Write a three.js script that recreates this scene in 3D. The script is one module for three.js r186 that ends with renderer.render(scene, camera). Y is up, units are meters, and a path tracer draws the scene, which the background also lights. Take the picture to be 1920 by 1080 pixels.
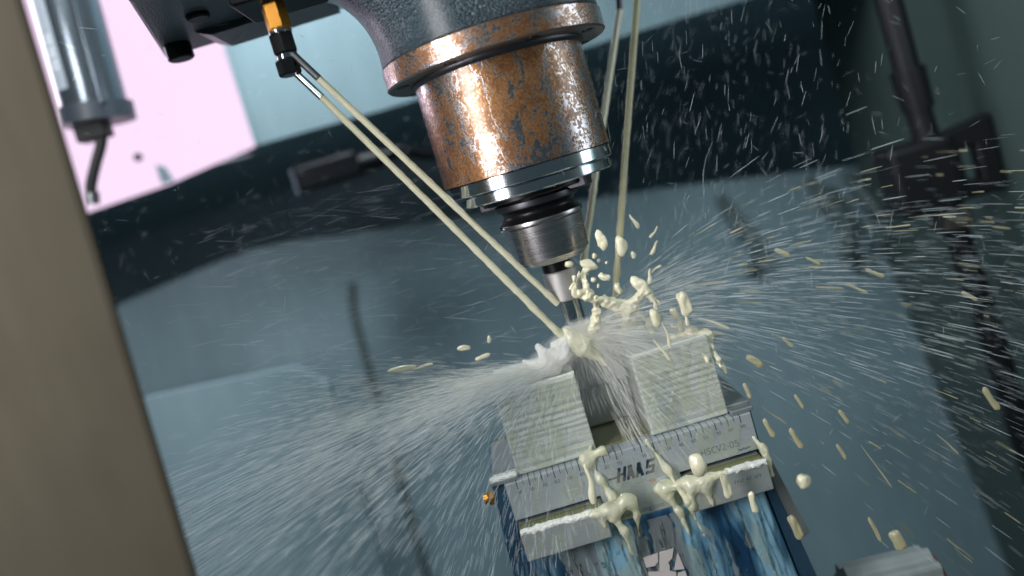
import * as THREE from 'three';
import { mergeGeometries } from 'three/addons/utils/BufferGeometryUtils.js';
import { RoundedBoxGeometry } from 'three/addons/geometries/RoundedBoxGeometry.js';
import { MarchingCubes } from 'three/addons/objects/MarchingCubes.js';
import { RectAreaLightUniformsLib } from 'three/addons/lights/RectAreaLightUniformsLib.js';

// ------------------------------------------------------------------ camera, light, exposure
// Everything below is written in millimetres (M turns them into metres); y = 0 is the height of the eye.
const M = 0.001, scene = new THREE.Scene();
const ROLL = THREE.MathUtils.degToRad(16.5), PITCH = THREE.MathUtils.degToRad(4);
const camera = new THREE.PerspectiveCamera(2 * THREE.MathUtils.radToDeg(Math.atan(540 / 1400)), 16 / 9, 0.02, 20);
camera.position.set(0, 0, 0.59);
camera.up.set(Math.sin(ROLL), Math.cos(ROLL), 0);
camera.lookAt(0, -Math.tan(PITCH), 0.59 - 1);
camera.setViewOffset(1920, 1080, 34, 116, 1920, 1080);
camera.focus = 0.555;
camera.userData.fStop = 1.8;
const renderer = new THREE.WebGLRenderer({ antialias: true });
renderer.toneMapping = THREE.LinearToneMapping;
renderer.toneMappingExposure = 1;
renderer.shadowMap.enabled = true;
scene.background = new THREE.Color().setRGB(0.042, 0.064, 0.072);
RectAreaLightUniformsLib.init();

// ------------------------------------------------------------------ helpers
let seed = 20240611;
const rnd = () => { seed = (seed + 0x6d2b79f5) | 0; let t = Math.imul(seed ^ (seed >>> 15), 1 | seed); t = (t + Math.imul(t ^ (t >>> 7), 61 | t)) ^ t; return ((t ^ (t >>> 14)) >>> 0) / 4294967296; };
const rr = (a, b) => a + (b - a) * rnd();
const gauss = () => (rnd() + rnd() + rnd() + rnd() - 2) * 0.866;
const lerp = (a, b, t) => a + (b - a) * t, clamp = (x, a = 0, b = 1) => Math.min(b, Math.max(a, x));
const smooth = (a, b, x) => { const t = clamp((x - a) / (b - a)); return t * t * (3 - 2 * t); };
const V = (x, y, z) => new THREE.Vector3(x, y, z);
const hash = (x, y, z = 0) => { let h = Math.imul(x | 0, 374761393) ^ Math.imul(y | 0, 668265263) ^ Math.imul(z | 0, 1274126177); h = Math.imul(h ^ (h >>> 13), 1274126177); return ((h ^ (h >>> 16)) >>> 0) / 4294967296; };
function vnoise(x, y, px = 0, py = 0) {                // value noise, tiling every px, py cells when given
  const xi = Math.floor(x), yi = Math.floor(y), fx = x - xi, fy = y - yi, u = fx * fx * (3 - 2 * fx), v = fy * fy * (3 - 2 * fy);
  const w = (i, p) => (p ? ((i % p) + p) % p : i);
  const a = hash(w(xi, px), w(yi, py)), b = hash(w(xi + 1, px), w(yi, py)), c = hash(w(xi, px), w(yi + 1, py)), d = hash(w(xi + 1, px), w(yi + 1, py));
  return lerp(lerp(a, b, u), lerp(c, d, u), v);
}
function fbm(x, y, o = 4, px = 0, py = 0) { let s = 0, a = 0.5, n = 0; for (let k = 0; k < o; k++) { s += a * vnoise(x + k * 17, y + k * 31, px, py); n += a; x *= 2; y *= 2; px *= 2; py *= 2; a *= 0.5; } return s / n; }
function vnoise3(x, y, z) {
  const xi = Math.floor(x), yi = Math.floor(y), zi = Math.floor(z), s = (t) => t * t * (3 - 2 * t), u = s(x - xi), v = s(y - yi), w = s(z - zi);
  const h = (i, j, k) => hash(xi + i, yi + j, zi + k);
  return lerp(lerp(lerp(h(0, 0, 0), h(1, 0, 0), u), lerp(h(0, 1, 0), h(1, 1, 0), u), v), lerp(lerp(h(0, 0, 1), h(1, 0, 1), u), lerp(h(0, 1, 1), h(1, 1, 1), u), v), w);
}
function dataTex(w, h, f, srgb = false) {              // f(u, v) -> [r, g, b] in 0..1 (sRGB-coded for colour maps)
  const d = new Uint8Array(w * h * 4);
  for (let j = 0; j < h; j++) for (let i = 0; i < w; i++) { const c = f((i + 0.5) / w, (j + 0.5) / h), k = (j * w + i) * 4; for (let n = 0; n < 3; n++) d[k + n] = clamp(c[n]) * 255; d[k + 3] = 255; }
  const t = new THREE.DataTexture(d, w, h); t.magFilter = THREE.LinearFilter; t.minFilter = THREE.LinearMipmapLinearFilter; t.generateMipmaps = true;
  t.wrapS = t.wrapT = THREE.RepeatWrapping; if (srgb) t.colorSpace = THREE.SRGBColorSpace; t.needsUpdate = true; return t;
}
const L = (r, g, b) => new THREE.Color().setRGB(r, g, b);
const std = (o) => new THREE.MeshStandardMaterial(o), phys = (o) => new THREE.MeshPhysicalMaterial(o);
const used = {};
const numbered = (n) => { const k = used[n] = (used[n] ?? -1) + 1; return k ? `${n}_${String(k).padStart(3, '0')}` : n; };
function thing(name, label, category, base, group) {
  const o = new THREE.Group(); o.name = numbered(name); o.position.set(base[0] * M, base[1] * M, base[2] * M);
  o.userData = { label, category }; if (group) o.userData.group = group; o.base = base; scene.add(o); return o;
}
function part(name, geometry, material, parent) {      // geometry in mm, in the scene's axes
  const b = parent.base ?? [0, 0, 0]; geometry.translate(-b[0], -b[1], -b[2]); geometry.scale(M, M, M);
  const m = new THREE.Mesh(geometry, material); m.name = name; m.base = b; m.castShadow = m.receiveShadow = true; parent.add(m); return m;
}
function structure(name, geometry, material) { const m = part(name, geometry, material, scene); m.userData.kind = 'structure'; return m; }
const box = (x0, x1, y0, y1, z0, z1, r = 0) => (r ? new RoundedBoxGeometry(x1 - x0, y1 - y0, z1 - z0, 2, r) : new THREE.BoxGeometry(x1 - x0, y1 - y0, z1 - z0)).translate((x0 + x1) / 2, (y0 + y1) / 2, (z0 + z1) / 2);
function lathe(profile, x, z, seg = 96) { return new THREE.LatheGeometry(profile.map(([r, y]) => new THREE.Vector2(r, y)), seg).translate(x, 0, z); }
function ring(r, y0, y1, c, x, z, seg = 96, inner = 0) {   // a turned disc with chamfered rims, bottom first so that the normals look outward
  const p = [[inner, y0], [r - c, y0], [r - c, y0], [r, y0 + c], [r, y0 + c], [r, y1 - c], [r, y1 - c], [r - c, y1], [r - c, y1], [inner, y1]];
  return lathe(p, x, z, seg);
}
function extrude(points, z0, z1, bevel = 0) {
  const s = new THREE.Shape(points.map(([x, y]) => new THREE.Vector2(x, y)));
  const g = new THREE.ExtrudeGeometry(s, { depth: z1 - z0 - 2 * bevel, bevelEnabled: bevel > 0, bevelSize: bevel, bevelThickness: bevel, bevelOffset: -bevel, bevelSegments: 2, curveSegments: 24 });
  return g.translate(0, 0, z0 + bevel);
}
function rod(a, b, r0, r1 = r0, seg = 16, caps = true) {
  const A = V(...a), B = V(...b), d = B.clone().sub(A), g = new THREE.CylinderGeometry(r1, r0, d.length(), seg, 1, !caps);
  g.applyQuaternion(new THREE.Quaternion().setFromUnitVectors(V(0, 1, 0), d.normalize())); return g.translate((a[0] + b[0]) / 2, (a[1] + b[1]) / 2, (a[2] + b[2]) / 2);
}
function tube(pts, r, seg = 60, rs = 10) { return new THREE.TubeGeometry(new THREE.CatmullRomCurve3(pts.map((p) => V(...p))), seg, r, rs); }
function planar(g, u0, v0, u1, v1) {                   // uv from x and y over the given rectangle
  const p = g.attributes.position, uv = new Float32Array(p.count * 2);
  for (let i = 0; i < p.count; i++) { uv[2 * i] = (p.getX(i) - u0) / (u1 - u0); uv[2 * i + 1] = (p.getY(i) - v0) / (v1 - v0); }
  g.setAttribute('uv', new THREE.BufferAttribute(uv, 2)); return g;
}
function boxUV(g, size) {                              // uv in multiples of size mm, by the face's main direction
  g = g.index ? g.toNonIndexed() : g;
  const p = g.attributes.position, n = g.attributes.normal, uv = new Float32Array(p.count * 2);
  for (let i = 0; i < p.count; i++) {
    const ax = Math.abs(n.getX(i)), ay = Math.abs(n.getY(i)), az = Math.abs(n.getZ(i));
    const [u, v] = az >= ax && az >= ay ? [p.getX(i), p.getY(i)] : ay >= ax ? [p.getX(i), p.getZ(i)] : [p.getZ(i), p.getY(i)];
    uv[2 * i] = u / size; uv[2 * i + 1] = v / size;
  }
  g.setAttribute('uv', new THREE.BufferAttribute(uv, 2)); return g;
}
function sdf(min, max, res, f) {                       // a mesh of f < 0, f being a distance in mm
  const mc = new MarchingCubes(res, new THREE.MeshBasicMaterial(), false, false, 60000);
  mc.isolation = 0; const c = [0, 1, 2].map((k) => (min[k] + max[k]) / 2), h = Math.max(...[0, 1, 2].map((k) => (max[k] - min[k]) / 2)), half = res / 2;
  for (let k = 0; k < res; k++) for (let j = 0; j < res; j++) for (let i = 0; i < res; i++)
    mc.field[i + j * res + k * res * res] = -f(c[0] + h * (i - half) / half, c[1] + h * (j - half) / half, c[2] + h * (k - half) / half);
  mc.update();
  const n = mc.count, g = new THREE.BufferGeometry();
  g.setAttribute('position', new THREE.BufferAttribute(mc.positionArray.slice(0, n * 3), 3));
  g.setAttribute('normal', new THREE.BufferAttribute(mc.normalArray.slice(0, n * 3), 3));
  g.scale(h, h, h).translate(...c); return g;
}
const cap = (x, y, z, a, b, ra, rb) => {               // distance to a tapered capsule
  const dx = b[0] - a[0], dy = b[1] - a[1], dz = b[2] - a[2], t = clamp(((x - a[0]) * dx + (y - a[1]) * dy + (z - a[2]) * dz) / (dx * dx + dy * dy + dz * dz + 1e-9));
  return Math.hypot(x - a[0] - dx * t, y - a[1] - dy * t, z - a[2] - dz * t) - lerp(ra, rb, t);
};
const smin = (a, b, k) => { const h = clamp(0.5 + 0.5 * (b - a) / k); return lerp(b, a, h) - k * h * (1 - h); };
const chain = (list, k) => (x, y, z) => { let d = 1e3; for (const [a, b, ra, rb] of list) d = smin(d, cap(x, y, z, a, b, ra, rb), k); return d; };

// ------------------------------------------------------------------ lamps
const key = L(0.97, 0.95, 0.96);
function lamp(name, label, at, target, w, h, color, intensity, glow) {
  const t = thing(name, label, 'lamp', at);
  const q = new THREE.Object3D(); q.position.set(...at); q.lookAt(...target);
  const place = (g) => g.applyQuaternion(q.quaternion).translate(...at);
  part('housing', place(new RoundedBoxGeometry(w + 16, h + 16, 24, 2, 5).translate(0, 0, -18)), darkPlastic, t);
  part('lamp_glass', place(new RoundedBoxGeometry(w, h, 4, 2, 1.5).translate(0, 0, -4)), std({ color: 0x222222, emissive: color, emissiveIntensity: glow }), t);
  const l = new THREE.RectAreaLight(color, intensity, w * M, h * M); l.name = name + '_glow';
  l.position.set(at[0] * M, at[1] * M, at[2] * M); l.lookAt(target[0] * M, target[1] * M, target[2] * M); l.castShadow = true; scene.add(l);
  return t;
}
const darkPlastic = std({ color: L(0.02, 0.022, 0.024), roughness: 0.5 });
lamp('work_lamp', 'tall white work lamp strip beside the machine door', [-450, 190, 480], [38, -20, 0], 190, 560, key, 19, 1.0);
lamp('ceiling_lamp', 'white lamp panel under the machine roof', [-220, 600, -130], [0, -160, -40], 460, 160, L(0.87, 0.95, 0.98), 34, 1.0);
lamp('side_lamp', 'wide dim lamp panel on the side wall beyond the vise', [570, 130, 90], [38, 30, 0], 220, 420, L(0.82, 0.93, 1.0), 3, 0.5);
lamp('fill_lamp', 'large added fill lamp panel outside the machine', [120, 1300, 1500], [0, -100, 0], 1100, 700, L(0.84, 0.98, 0.96), 3.0, 0.5);  // added fill light behind the camera, no lamp known there

const lean = (g) => { const p = g.attributes.position; for (let i = 0; i < p.count; i++) p.setZ(i, p.getZ(i) + 0.25 * Math.max(0, -8 - p.getY(i))); g.computeVertexNormals(); return g; };
// ------------------------------------------------------------------ the setting: sheet metal round the work space
const smudge = dataTex(512, 512, (u, v) => { const n = fbm(u * 5, v * 5, 5, 5, 5), s = fbm(u * 40, v * 6, 3, 40, 6); const k = 0.86 + 0.2 * (n - 0.5) + 0.12 * (s - 0.5); return [k, k, k]; });
const wallPaint = (c, rough = 0.55, shine = 0.6) => phys({ color: c, roughness: rough, specularIntensity: shine, map: smudge });
const paint = wallPaint(L(0.255, 0.365, 0.415), 0.55, 0.5);      // the one grey-blue paint of all sheet metal in here
structure('rear_panel', boxUV(extrude([[-279, 126.5], [-100, 124], [331, 128], [820, 129], [820, 520], [-279, 520]], -462, -450, 1.5), 600), paint);
structure('recess_shade_roof', boxUV(box(-1700, 1700, 130, 142, -1800, -463), 600), paint);        // bay behind the rear panel, roofed and made deep so it falls dark
structure('rear_wall', boxUV(box(-1700, 1700, -1200, 142, -1820, -1801), 700), paint);  // set far back to keep the recess dark
structure('recess_shade_side', boxUV(box(-1720, -1701, -1200, 142, -1820, -463), 700), paint);  // unseen side, added to close the dark bay
structure('recess_shade_side_001', boxUV(box(1701, 1720, -1200, 142, -1820, -463), 700), paint);
structure('guard_plate', boxUV(lean(extrude([[-1400, -80], [-793, -56], [-646, -34], [-474, -14], [-411, -9], [-338, -16], [-86, -56], [334, -115], [630, -167], [1000, -214], [1000, -1200], [-1400, -1200]], -714, -700, 2)), 600), paint);  // slanted top stands in for a shadow edge; lean added to catch light
structure('shaded_side_wall', box(605, 613, -1000, 700, -640, 500), phys({ color: L(0.17, 0.25, 0.235), roughness: 0.45, transmission: 0.7, thickness: 0 }));   // side wall in shade, its darkness put in as smoked plastic
structure('chute_plate', boxUV(extrude([[-900, -162], [-506, -158], [-311, -175], [-273, -211], [-288, -900], [-900, -900]], -416, -402), 500), paint);

// the bright window
{
  const t = thing('window', 'glowing white window in the rear wall beside the spindle head', 'window', [-410, 105, -452]);
  part('window_pane', extrude([[-700, 95], [-528, 106], [-414, 111], [-283, 127.5], [-283, 460], [-700, 460]], -456, -453), std({ color: 0x000000, roughness: 0.9, emissive: L(1.0, 0.765, 1.0), emissiveIntensity: 1.0 }), t);
  part('frame', box(-283, -277, 127, 460, -452, -446, 1), paint, t);
  part('sill_bracket', extrude([[-420, 113], [-404, 113], [-410, 135], [-420, 140]], -450, -444), paint, t);
  part('screw', new THREE.SphereGeometry(6, 16, 10).translate(-442, 158, -450), darkPlastic, t);
  const l = new THREE.RectAreaLight(L(1, 0.88, 1), 6, 0.4, 0.34); l.name = 'window_glow'; l.position.set(-0.49, 0.29, -0.44); l.lookAt(-0.2, 0.1, 0.2); l.castShadow = true; scene.add(l);
}
// foreground door frame
{
  const t = thing('door_frame', 'blurred taupe door frame edge standing in front of the machine', 'door frame', [-270, -420, 180]);
  const g = boxUV(extrude([[-420, -420], [-214.5, -420], [-192, 300], [-420, 300]], 150, 200, 4), 300), p = g.attributes.position;
  for (let i = 0; i < p.count; i++) if (p.getX(i) > -300) p.setX(i, p.getX(i) - Math.max(0, 198 - p.getZ(i)) * 0.66);     // the jamb's inner face is splayed
  g.computeVertexNormals(); part('frame_post', g, phys({ color: L(0.060, 0.053, 0.039), roughness: 0.9, specularIntensity: 0.12, map: smudge }), t);
}
// air cylinder hanging in front of the window
{
  const t = thing('air_cylinder', 'blurred grey air cylinder hanging before the bright window', 'cylinder', [-405, 190, -300]);
  const grey = std({ color: L(0.16, 0.19, 0.22), roughness: 0.2, metalness: 0.8 });
  part('barrel', rod([-396, 430, -300], [-408, 200, -300], 36, 36, 40), grey, t);
  part('end_cap', rod([-407, 206, -300], [-409, 186, -300], 41, 41, 40), std({ color: L(0.04, 0.05, 0.065), roughness: 0.4 }), t);
  part('tie_rod', rod([-372, 430, -268], [-384, 200, -268], 4), grey, t);
  part('port', box(-436, -400, 168, 190, -312, -288, 3), darkPlastic, t);
  const c = document.createElement('canvas'); c.width = 128; c.height = 512; const x = c.getContext('2d');
  x.fillStyle = '#aab4be'; x.fillRect(0, 0, 128, 512); x.fillStyle = '#e8eef4';
  for (const y of [30, 80, 300, 350, 400]) { x.fillRect(30, y, 62, 12); x.fillRect(30, y + 22, 62, 12); x.fillRect(30, y, 14, 34); }     // worn print, too blurred to read
  const ct = new THREE.CanvasTexture(c); ct.colorSpace = THREE.SRGBColorSpace;
  const lg = new THREE.CylinderGeometry(36.6, 36.6, 150, 12, 1, true, -0.62, 0.42).rotateZ(-0.052).translate(-402, 300, -300);
  part('sticker', lg, std({ map: ct, roughness: 0.5 }), t);
  const k = thing('air_hose', 'black air hose drooping from the grey cylinder', 'hose', [-430, 105, -300]);
  part('hose', tube([[-408, 182, -300], [-412, 165, -298], [-428, 140, -298], [-442, 118, -300], [-446, 106, -302]], 6.5), darkPlastic, k);
  part('connector', rod([-445, 112, -302], [-448, 98, -303], 9, 8, 12), std({ color: L(0.4, 0.42, 0.44), metalness: 0.9, roughness: 0.3 }), k);
}
// dark fittings in the recess
{
  const t = thing('cable_box', 'black glossy cable box in the dark recess behind the jets', 'box', [-150, 40, -430]);
  const gloss = phys({ color: L(0.006, 0.007, 0.010), roughness: 0.4, specularIntensity: 0.4 });
  part('case', box(-238, -150, 46, 82, -470, -420, 6), gloss, t);
  part('plug', rod([-152, 62, -440], [-118, 62, -440], 15, 13, 20), gloss, t);
  part('cable', tube([[-120, 62, -440], [-90, 64, -442], [-60, 50, -450], [-20, 46, -470], [40, 60, -500]], 9), gloss, t);
  part('label_edge', box(-242, -238, 44, 80, -430, -418, 1), std({ color: L(0.10, 0.12, 0.15), roughness: 0.4 }), t);
  const h = thing('drain_hose', 'thin dark hose running down the guard plate', 'hose', [-258, -560, -560]);
  part('hose', tube([[-258, -113, -668], [-267, -155, -655], [-265, -263, -628], [-261, -421, -588], [-256, -620, -538]], 6), std({ color: L(0.10, 0.14, 0.145), roughness: 0.6 }), h);
}
// pole with a handle on the right
{
  const t = thing('support_pole', 'black pole with clamp box and loop handle beside the shaded side wall', 'pole', [550, -570, -300]);
  const blk = std({ color: L(0.006, 0.006, 0.008), roughness: 0.45 });
  part('pole', tube([[521, 128, -299], [523, 62, -299], [525, -62, -299], [532, -203, -299], [543, -344, -299], [552, -506, -299], [561, -642, -299]], 15, 40, 14), blk, t);
  part('collar', rod([524, -23, -299], [526, -73, -299], 20, 18, 16), blk, t);
  part('clamp_box', box(466, 543, -194, -108, -322, -274, 8), blk, t);
  const hs = new THREE.Shape([[539, -112], [596, -103], [598, -189], [539, -189]].map(([x, y]) => new THREE.Vector2(x, y)));
  hs.holes.push(new THREE.Path([[552, -130], [554, -176], [580, -176], [580, -128]].map(([x, y]) => new THREE.Vector2(x, y))));
  part('handle', new THREE.ExtrudeGeometry(hs, { depth: 11, bevelSize: 4, bevelThickness: 4, bevelSegments: 3 }).translate(0, 0, -303), blk, t);
  part('clamp_foot', box(514, 550, -224, -196, -318, -281, 6), std({ color: L(0.05, 0.045, 0.04), roughness: 0.5 }), t);
  const rubber = std({ color: L(0.10, 0.14, 0.145), roughness: 0.6 });
  const u = thing('wall_latch', 'dark latch block low on the guard plate by the pole', 'latch', [640, -560, -560]);
  part('latch_body', box(610, 654, -597, -457, -567, -531, 8), rubber, u);
  part('latch_lever', box(622, 639, -635, -533, -517, -502, 4), rubber, u);
  const n = thing('hose_bundle', 'dark bundle of hoses low on the guard plate', 'hoses', [550, -300, -640]);
  for (const p of [[[533, -165, -666], [541, -216, -622], [554, -254, -609], [538, -295, -626]], [[561, -190, -660], [554, -241, -616], [541, -279, -602], [556, -320, -620]], [[594, -173, -664], [602, -224, -620], [615, -262, -607], [599, -302, -625]], [[381, -152, -669], [389, -203, -626], [401, -241, -612], [386, -282, -630]]]) part('hose', tube(p, 11, 30, 8), rubber, n);
}

// ------------------------------------------------------------------ spindle head
const AX = 38;
const castBump = dataTex(768, 768, (u, v) => {           // pebbled paint: rounded grains of uneven height
  const N = 96, x = u * N, y = v * N, xi = Math.floor(x), yi = Math.floor(y); let d = 9, hgt = 0; const w = (i) => ((i % N) + N) % N;
  for (let j = -1; j < 2; j++) for (let i = -1; i < 2; i++) { const a = w(xi + i), b = w(yi + j), q = Math.hypot(xi + i + hash(a, b, 1) - x, yi + j + hash(a, b, 2) - y); if (q < d) { d = q; hgt = hash(a, b, 3); } }
  const k = clamp(0.25 + (1 - d) * (0.3 + 0.45 * hgt) + 0.25 * (fbm(u * 12, v * 12, 3, 12, 12) - 0.5)); return [k, k, k];
});
const cast = (rep) => { const t = castBump.clone(); t.repeat.set(...rep); t.needsUpdate = true; return phys({ color: L(0.040, 0.066, 0.082), roughness: 0.33, bumpMap: t, bumpScale: 0.0034, clearcoat: 0.35, clearcoatRoughness: 0.25 }); };
// rust: r = tone, one set of maps for barrel and flange
function rustField(u, v, W, H) {                       // W, H in cells round and along
  const q = 0.35 * (fbm(u * W * 2, v * H * 2, 3, W * 2, 0) - 0.5), bigw = fbm(u * W * 0.5 + 3, v * H * 0.5, 3, W * 0.5, 0), mid = fbm(u * W * 4, v * H * 3, 4, W * 4, 0), fine = fbm(u * W * 22, v * H * 20, 3, W * 22, 0);
  const vein = Math.abs(fbm(u * W * 1.6 + q, v * H * 0.5 + 9, 3, 0, 0) - 0.5), vein2 = Math.abs(fbm(u * W * 3 + q * 2 + 5, v * H * 0.9 + 3, 3, 0, 0) - 0.52);
  let k = 0.265 + bigw * 0.62 + (mid - 0.5) * 0.55 + (fine - 0.5) * 0.75;
  k -= smooth(0.028, 0.006, vein) * 0.30 + smooth(0.020, 0.004, vein2) * 0.20 * smooth(0.4, 0.6, bigw);      // narrow clean run-off streaks
  const pits = vnoise(u * W * 30, v * H * 30, W * 30, 0);
  return { rust: smooth(0.46, 0.62, k), deep: clamp(0.5 + (mid - 0.5) * 1.3 + (fine - 0.5) * 1.8), pit: pits > 0.93 && fine > 0.5 ? 1 : 0, fine, mid };
}
function rustMaps(W, H, w, h) {
  const fields = new Array(w * h); const f = (u, v) => { const i = Math.min(w - 1, Math.floor(u * w)) + Math.min(h - 1, Math.floor(v * h)) * w; return fields[i] ??= rustField(u, v, W, H); };
  const map = dataTex(w, h, (u, v) => {
    const { rust, deep, pit, fine } = f(u, v), a = [0.70 + 0.1 * (fine - 0.5), 0.68 + 0.1 * (fine - 0.5), 0.69], o = [lerp(0.68, 0.41, deep), lerp(0.48, 0.26, deep), lerp(0.27, 0.14, deep)];
    const c = a.map((x, n) => lerp(x, o[n], rust * 0.95)); return pit ? c.map((x, n) => x * [0.5, 0.42, 0.4][n]) : c;
  }, true);
  const orm = dataTex(w, h, (u, v) => { const { rust, fine, deep } = f(u, v); return [rust, lerp(0.22 + 0.1 * fine, 0.35 + 0.12 * deep, rust), lerp(1, 0.55, rust)]; });
  const bump = dataTex(w, h, (u, v) => { const { rust, fine, pit } = f(u, v), k = 0.3 + rust * (0.25 + 0.35 * fine) - pit * 0.3; return [k, k, k]; });
  return { map, roughnessMap: orm, metalnessMap: orm, bumpMap: bump };
}
const wet = { roughness: 1, metalness: 1, bumpScale: 0.00010, clearcoat: 0.8, clearcoatRoughness: 0.2 };
const rusty = phys({ ...rustMaps(16, 3, 2048, 512), ...wet });
const rustyFlange = phys({ ...rustMaps(20, 1, 2048, 128), ...wet });
const brushed = dataTex(256, 512, (u, v) => { const k = 0.7 + 0.3 * (0.6 * vnoise(u * 3, v * 256, 3, 256) + 0.4 * vnoise(u * 8, v * 90, 8, 90)); return [k, k, k]; });
const chrome = std({ color: L(0.62, 0.66, 0.70), metalness: 1, roughness: 0.13 });
const steel = std({ color: L(0.46, 0.44, 0.45), metalness: 1, roughness: 0.32, roughnessMap: brushed, bumpMap: brushed, bumpScale: 0.00003 });
const darkSteel = std({ color: L(0.10, 0.10, 0.11), metalness: 0.9, roughness: 0.4 });
const blackOxide = std({ color: L(0.018, 0.018, 0.02), metalness: 0.6, roughness: 0.35 });
const bolt = (x, y, z, r, h, seg = 24) => mergeGeometries([rod([x, y, z], [x, y - h, z], r, r, seg), rod([x, y - h, z], [x, y - h - 1.2, z], r, r * 0.86, seg)]);
{
  const t = thing('spindle_head', 'dark cast spindle head with rusty steel nose above the vise', 'spindle', [AX, -22, 0]);
  // neck: flares upward into the head
  const prof = [[60, 96], [86.2, 96], [86.4, 98], [86, 104], [86, 114], [88, 126], [92, 138], [98, 149], [107, 160], [120, 170], [140, 179], [170, 186]];
  const c = new THREE.CatmullRomCurve3(prof.slice(2).map(([r, y]) => V(r, y, 0))).getPoints(40).map((p) => [p.x, p.y]);
  part('neck', lathe([[60, 97], [86, 97], ...c], AX, 0, 128), cast([2.6, 0.6]), t);
  const blk = extrude([[-191, 80], [-236, -84], [60, -84], [60, 80]].map(([x, z]) => [x, -z]).reverse(), 0, 130, 3).rotateX(-Math.PI / 2).translate(0, 178, 0);
  const body = part('head_block', boxUV(blk, 120), phys({ color: L(0.15, 0.185, 0.21), roughness: 0.36, map: smudge, bumpMap: castBump, bumpScale: 0.0016, clearcoat: 0.4, clearcoatRoughness: 0.2 }), t);
  part('lower_pad', boxUV(extrude([[-190, 179], [-76, 179], [-76, 172.5], [-176, 171.5], [-186, 176]].reverse(), -84, -30, 1), 100), cast([1, 1]), body);
  part('manifold', box(-128, -70, 156, 182, 20, 76, 2), blackOxide, t);
  for (const [x, z, r] of [[-212, -52, 11], [-170, 10, 9], [-135, -40, 8], [-160, -62, 7]]) part('bolt', bolt(x, 178, z, r, r > 10 ? 12 : 3), blackOxide, t);
  part('plug', bolt(-66, 178, 20, 9, 4), std({ color: L(0.25, 0.12, 0.04), metalness: 0.8, roughness: 0.4 }), t);
  // flange
  const fl = part('flange', new THREE.CylinderGeometry(87.6, 87.6, 14.6, 128, 1, true).rotateY(Math.PI).translate(AX, 88.5, 0), rustyFlange, t);
  part('flange_rim', mergeGeometries([lathe([[66, 80], [86.4, 80], [86.4, 80], [87.6, 81.2]], AX, 0, 128), lathe([[87.6, 95.8], [86.2, 97], [86.2, 97], [60, 97]], AX, 0, 128)]), std({ color: L(0.34, 0.30, 0.28), metalness: 0.9, roughness: 0.34 }), fl);
  for (let k = 0; k < 8; k++) { const a = k * Math.PI / 4 + 0.32; part('screw_hole', rod([AX + 77.5 * Math.sin(a), 81, 77.5 * Math.cos(a)], [AX + 77.5 * Math.sin(a), 79.4, 77.5 * Math.cos(a)], 5, 5, 16), blackOxide, fl); }
  // barrel
  part('barrel', new THREE.CylinderGeometry(67, 67, 79, 160, 1, true).rotateY(Math.PI * 0.93).translate(AX, 36.5, 0), rusty, t);
  part('barrel_collar', lathe([[67, 76], [69.5, 77.5], [69.5, 80]], AX, 0, 128), darkSteel, t);
  part('nose_ring', ring(66.6, -13, -3.2, 0.8, AX, 0, 160, 40), chrome, t);
  part('nose_ring', ring(63.8, -21.5, -13.6, 1.0, AX, 0, 160, 30), chrome, t);
  for (let k = 0; k < 6; k++) { const a = k * Math.PI / 3 + 0.25; part('screw', rod([AX + 54 * Math.sin(a), -21.4, 54 * Math.cos(a)], [AX + 54 * Math.sin(a), -22.6, 54 * Math.cos(a)], 4, 4, 16), blackOxide, t); }
  for (const a of [1.15, 1.15 + Math.PI]) part('drive_key', box(-9, 9, -30, -21.4, 30, 46, 1.5).rotateY(a).translate(AX, 0, 0), darkSteel, t);
  part('spindle_mouth', ring(42, -26, -21.4, 1, AX, 0, 96, 24), blackOxide, t);
}
// tool holder
{
  const t = thing('tool_holder', 'bare steel tool holder with grooved flange under the spindle nose', 'tool holder', [AX, -80, 0]);
  part('taper', lathe([[22, -32], [24, -22]], AX, 0, 64), darkSteel, t);
  part('flange', lathe([[20, -33], [33, -33], [33, -33], [33.6, -32.6], [33.6, -28.6], [33, -28], [33, -28], [20, -28]].reverse().map(([r, y]) => [r, -61 - y]), AX, 0, 96), darkSteel, t);
  part('groove', lathe([[33.2, -43.5], [30, -40.5], [28.6, -38.5], [28.6, -36.5], [30, -34.5], [33.2, -32.5]], AX, 0, 96), blackOxide, t);
  part('flange', lathe([[31.5, -47.5], [33.4, -47.2], [33.6, -46.6], [33.6, -44], [33, -43.5], [28, -43.5]], AX, 0, 96), steel, t);
  part('chuck_body', lathe([[11, -80.2], [25.5, -79.8], [25.5, -79.8], [30.2, -75], [30.2, -75], [31.8, -48], [31.8, -48], [30, -47.4]], AX, 0, 96), steel, t);
  part('pin', rod([AX - 34, -45.6, 8], [AX - 30, -45.6, 8], 2.2, 2.2, 12), chrome, t);
}
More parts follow.
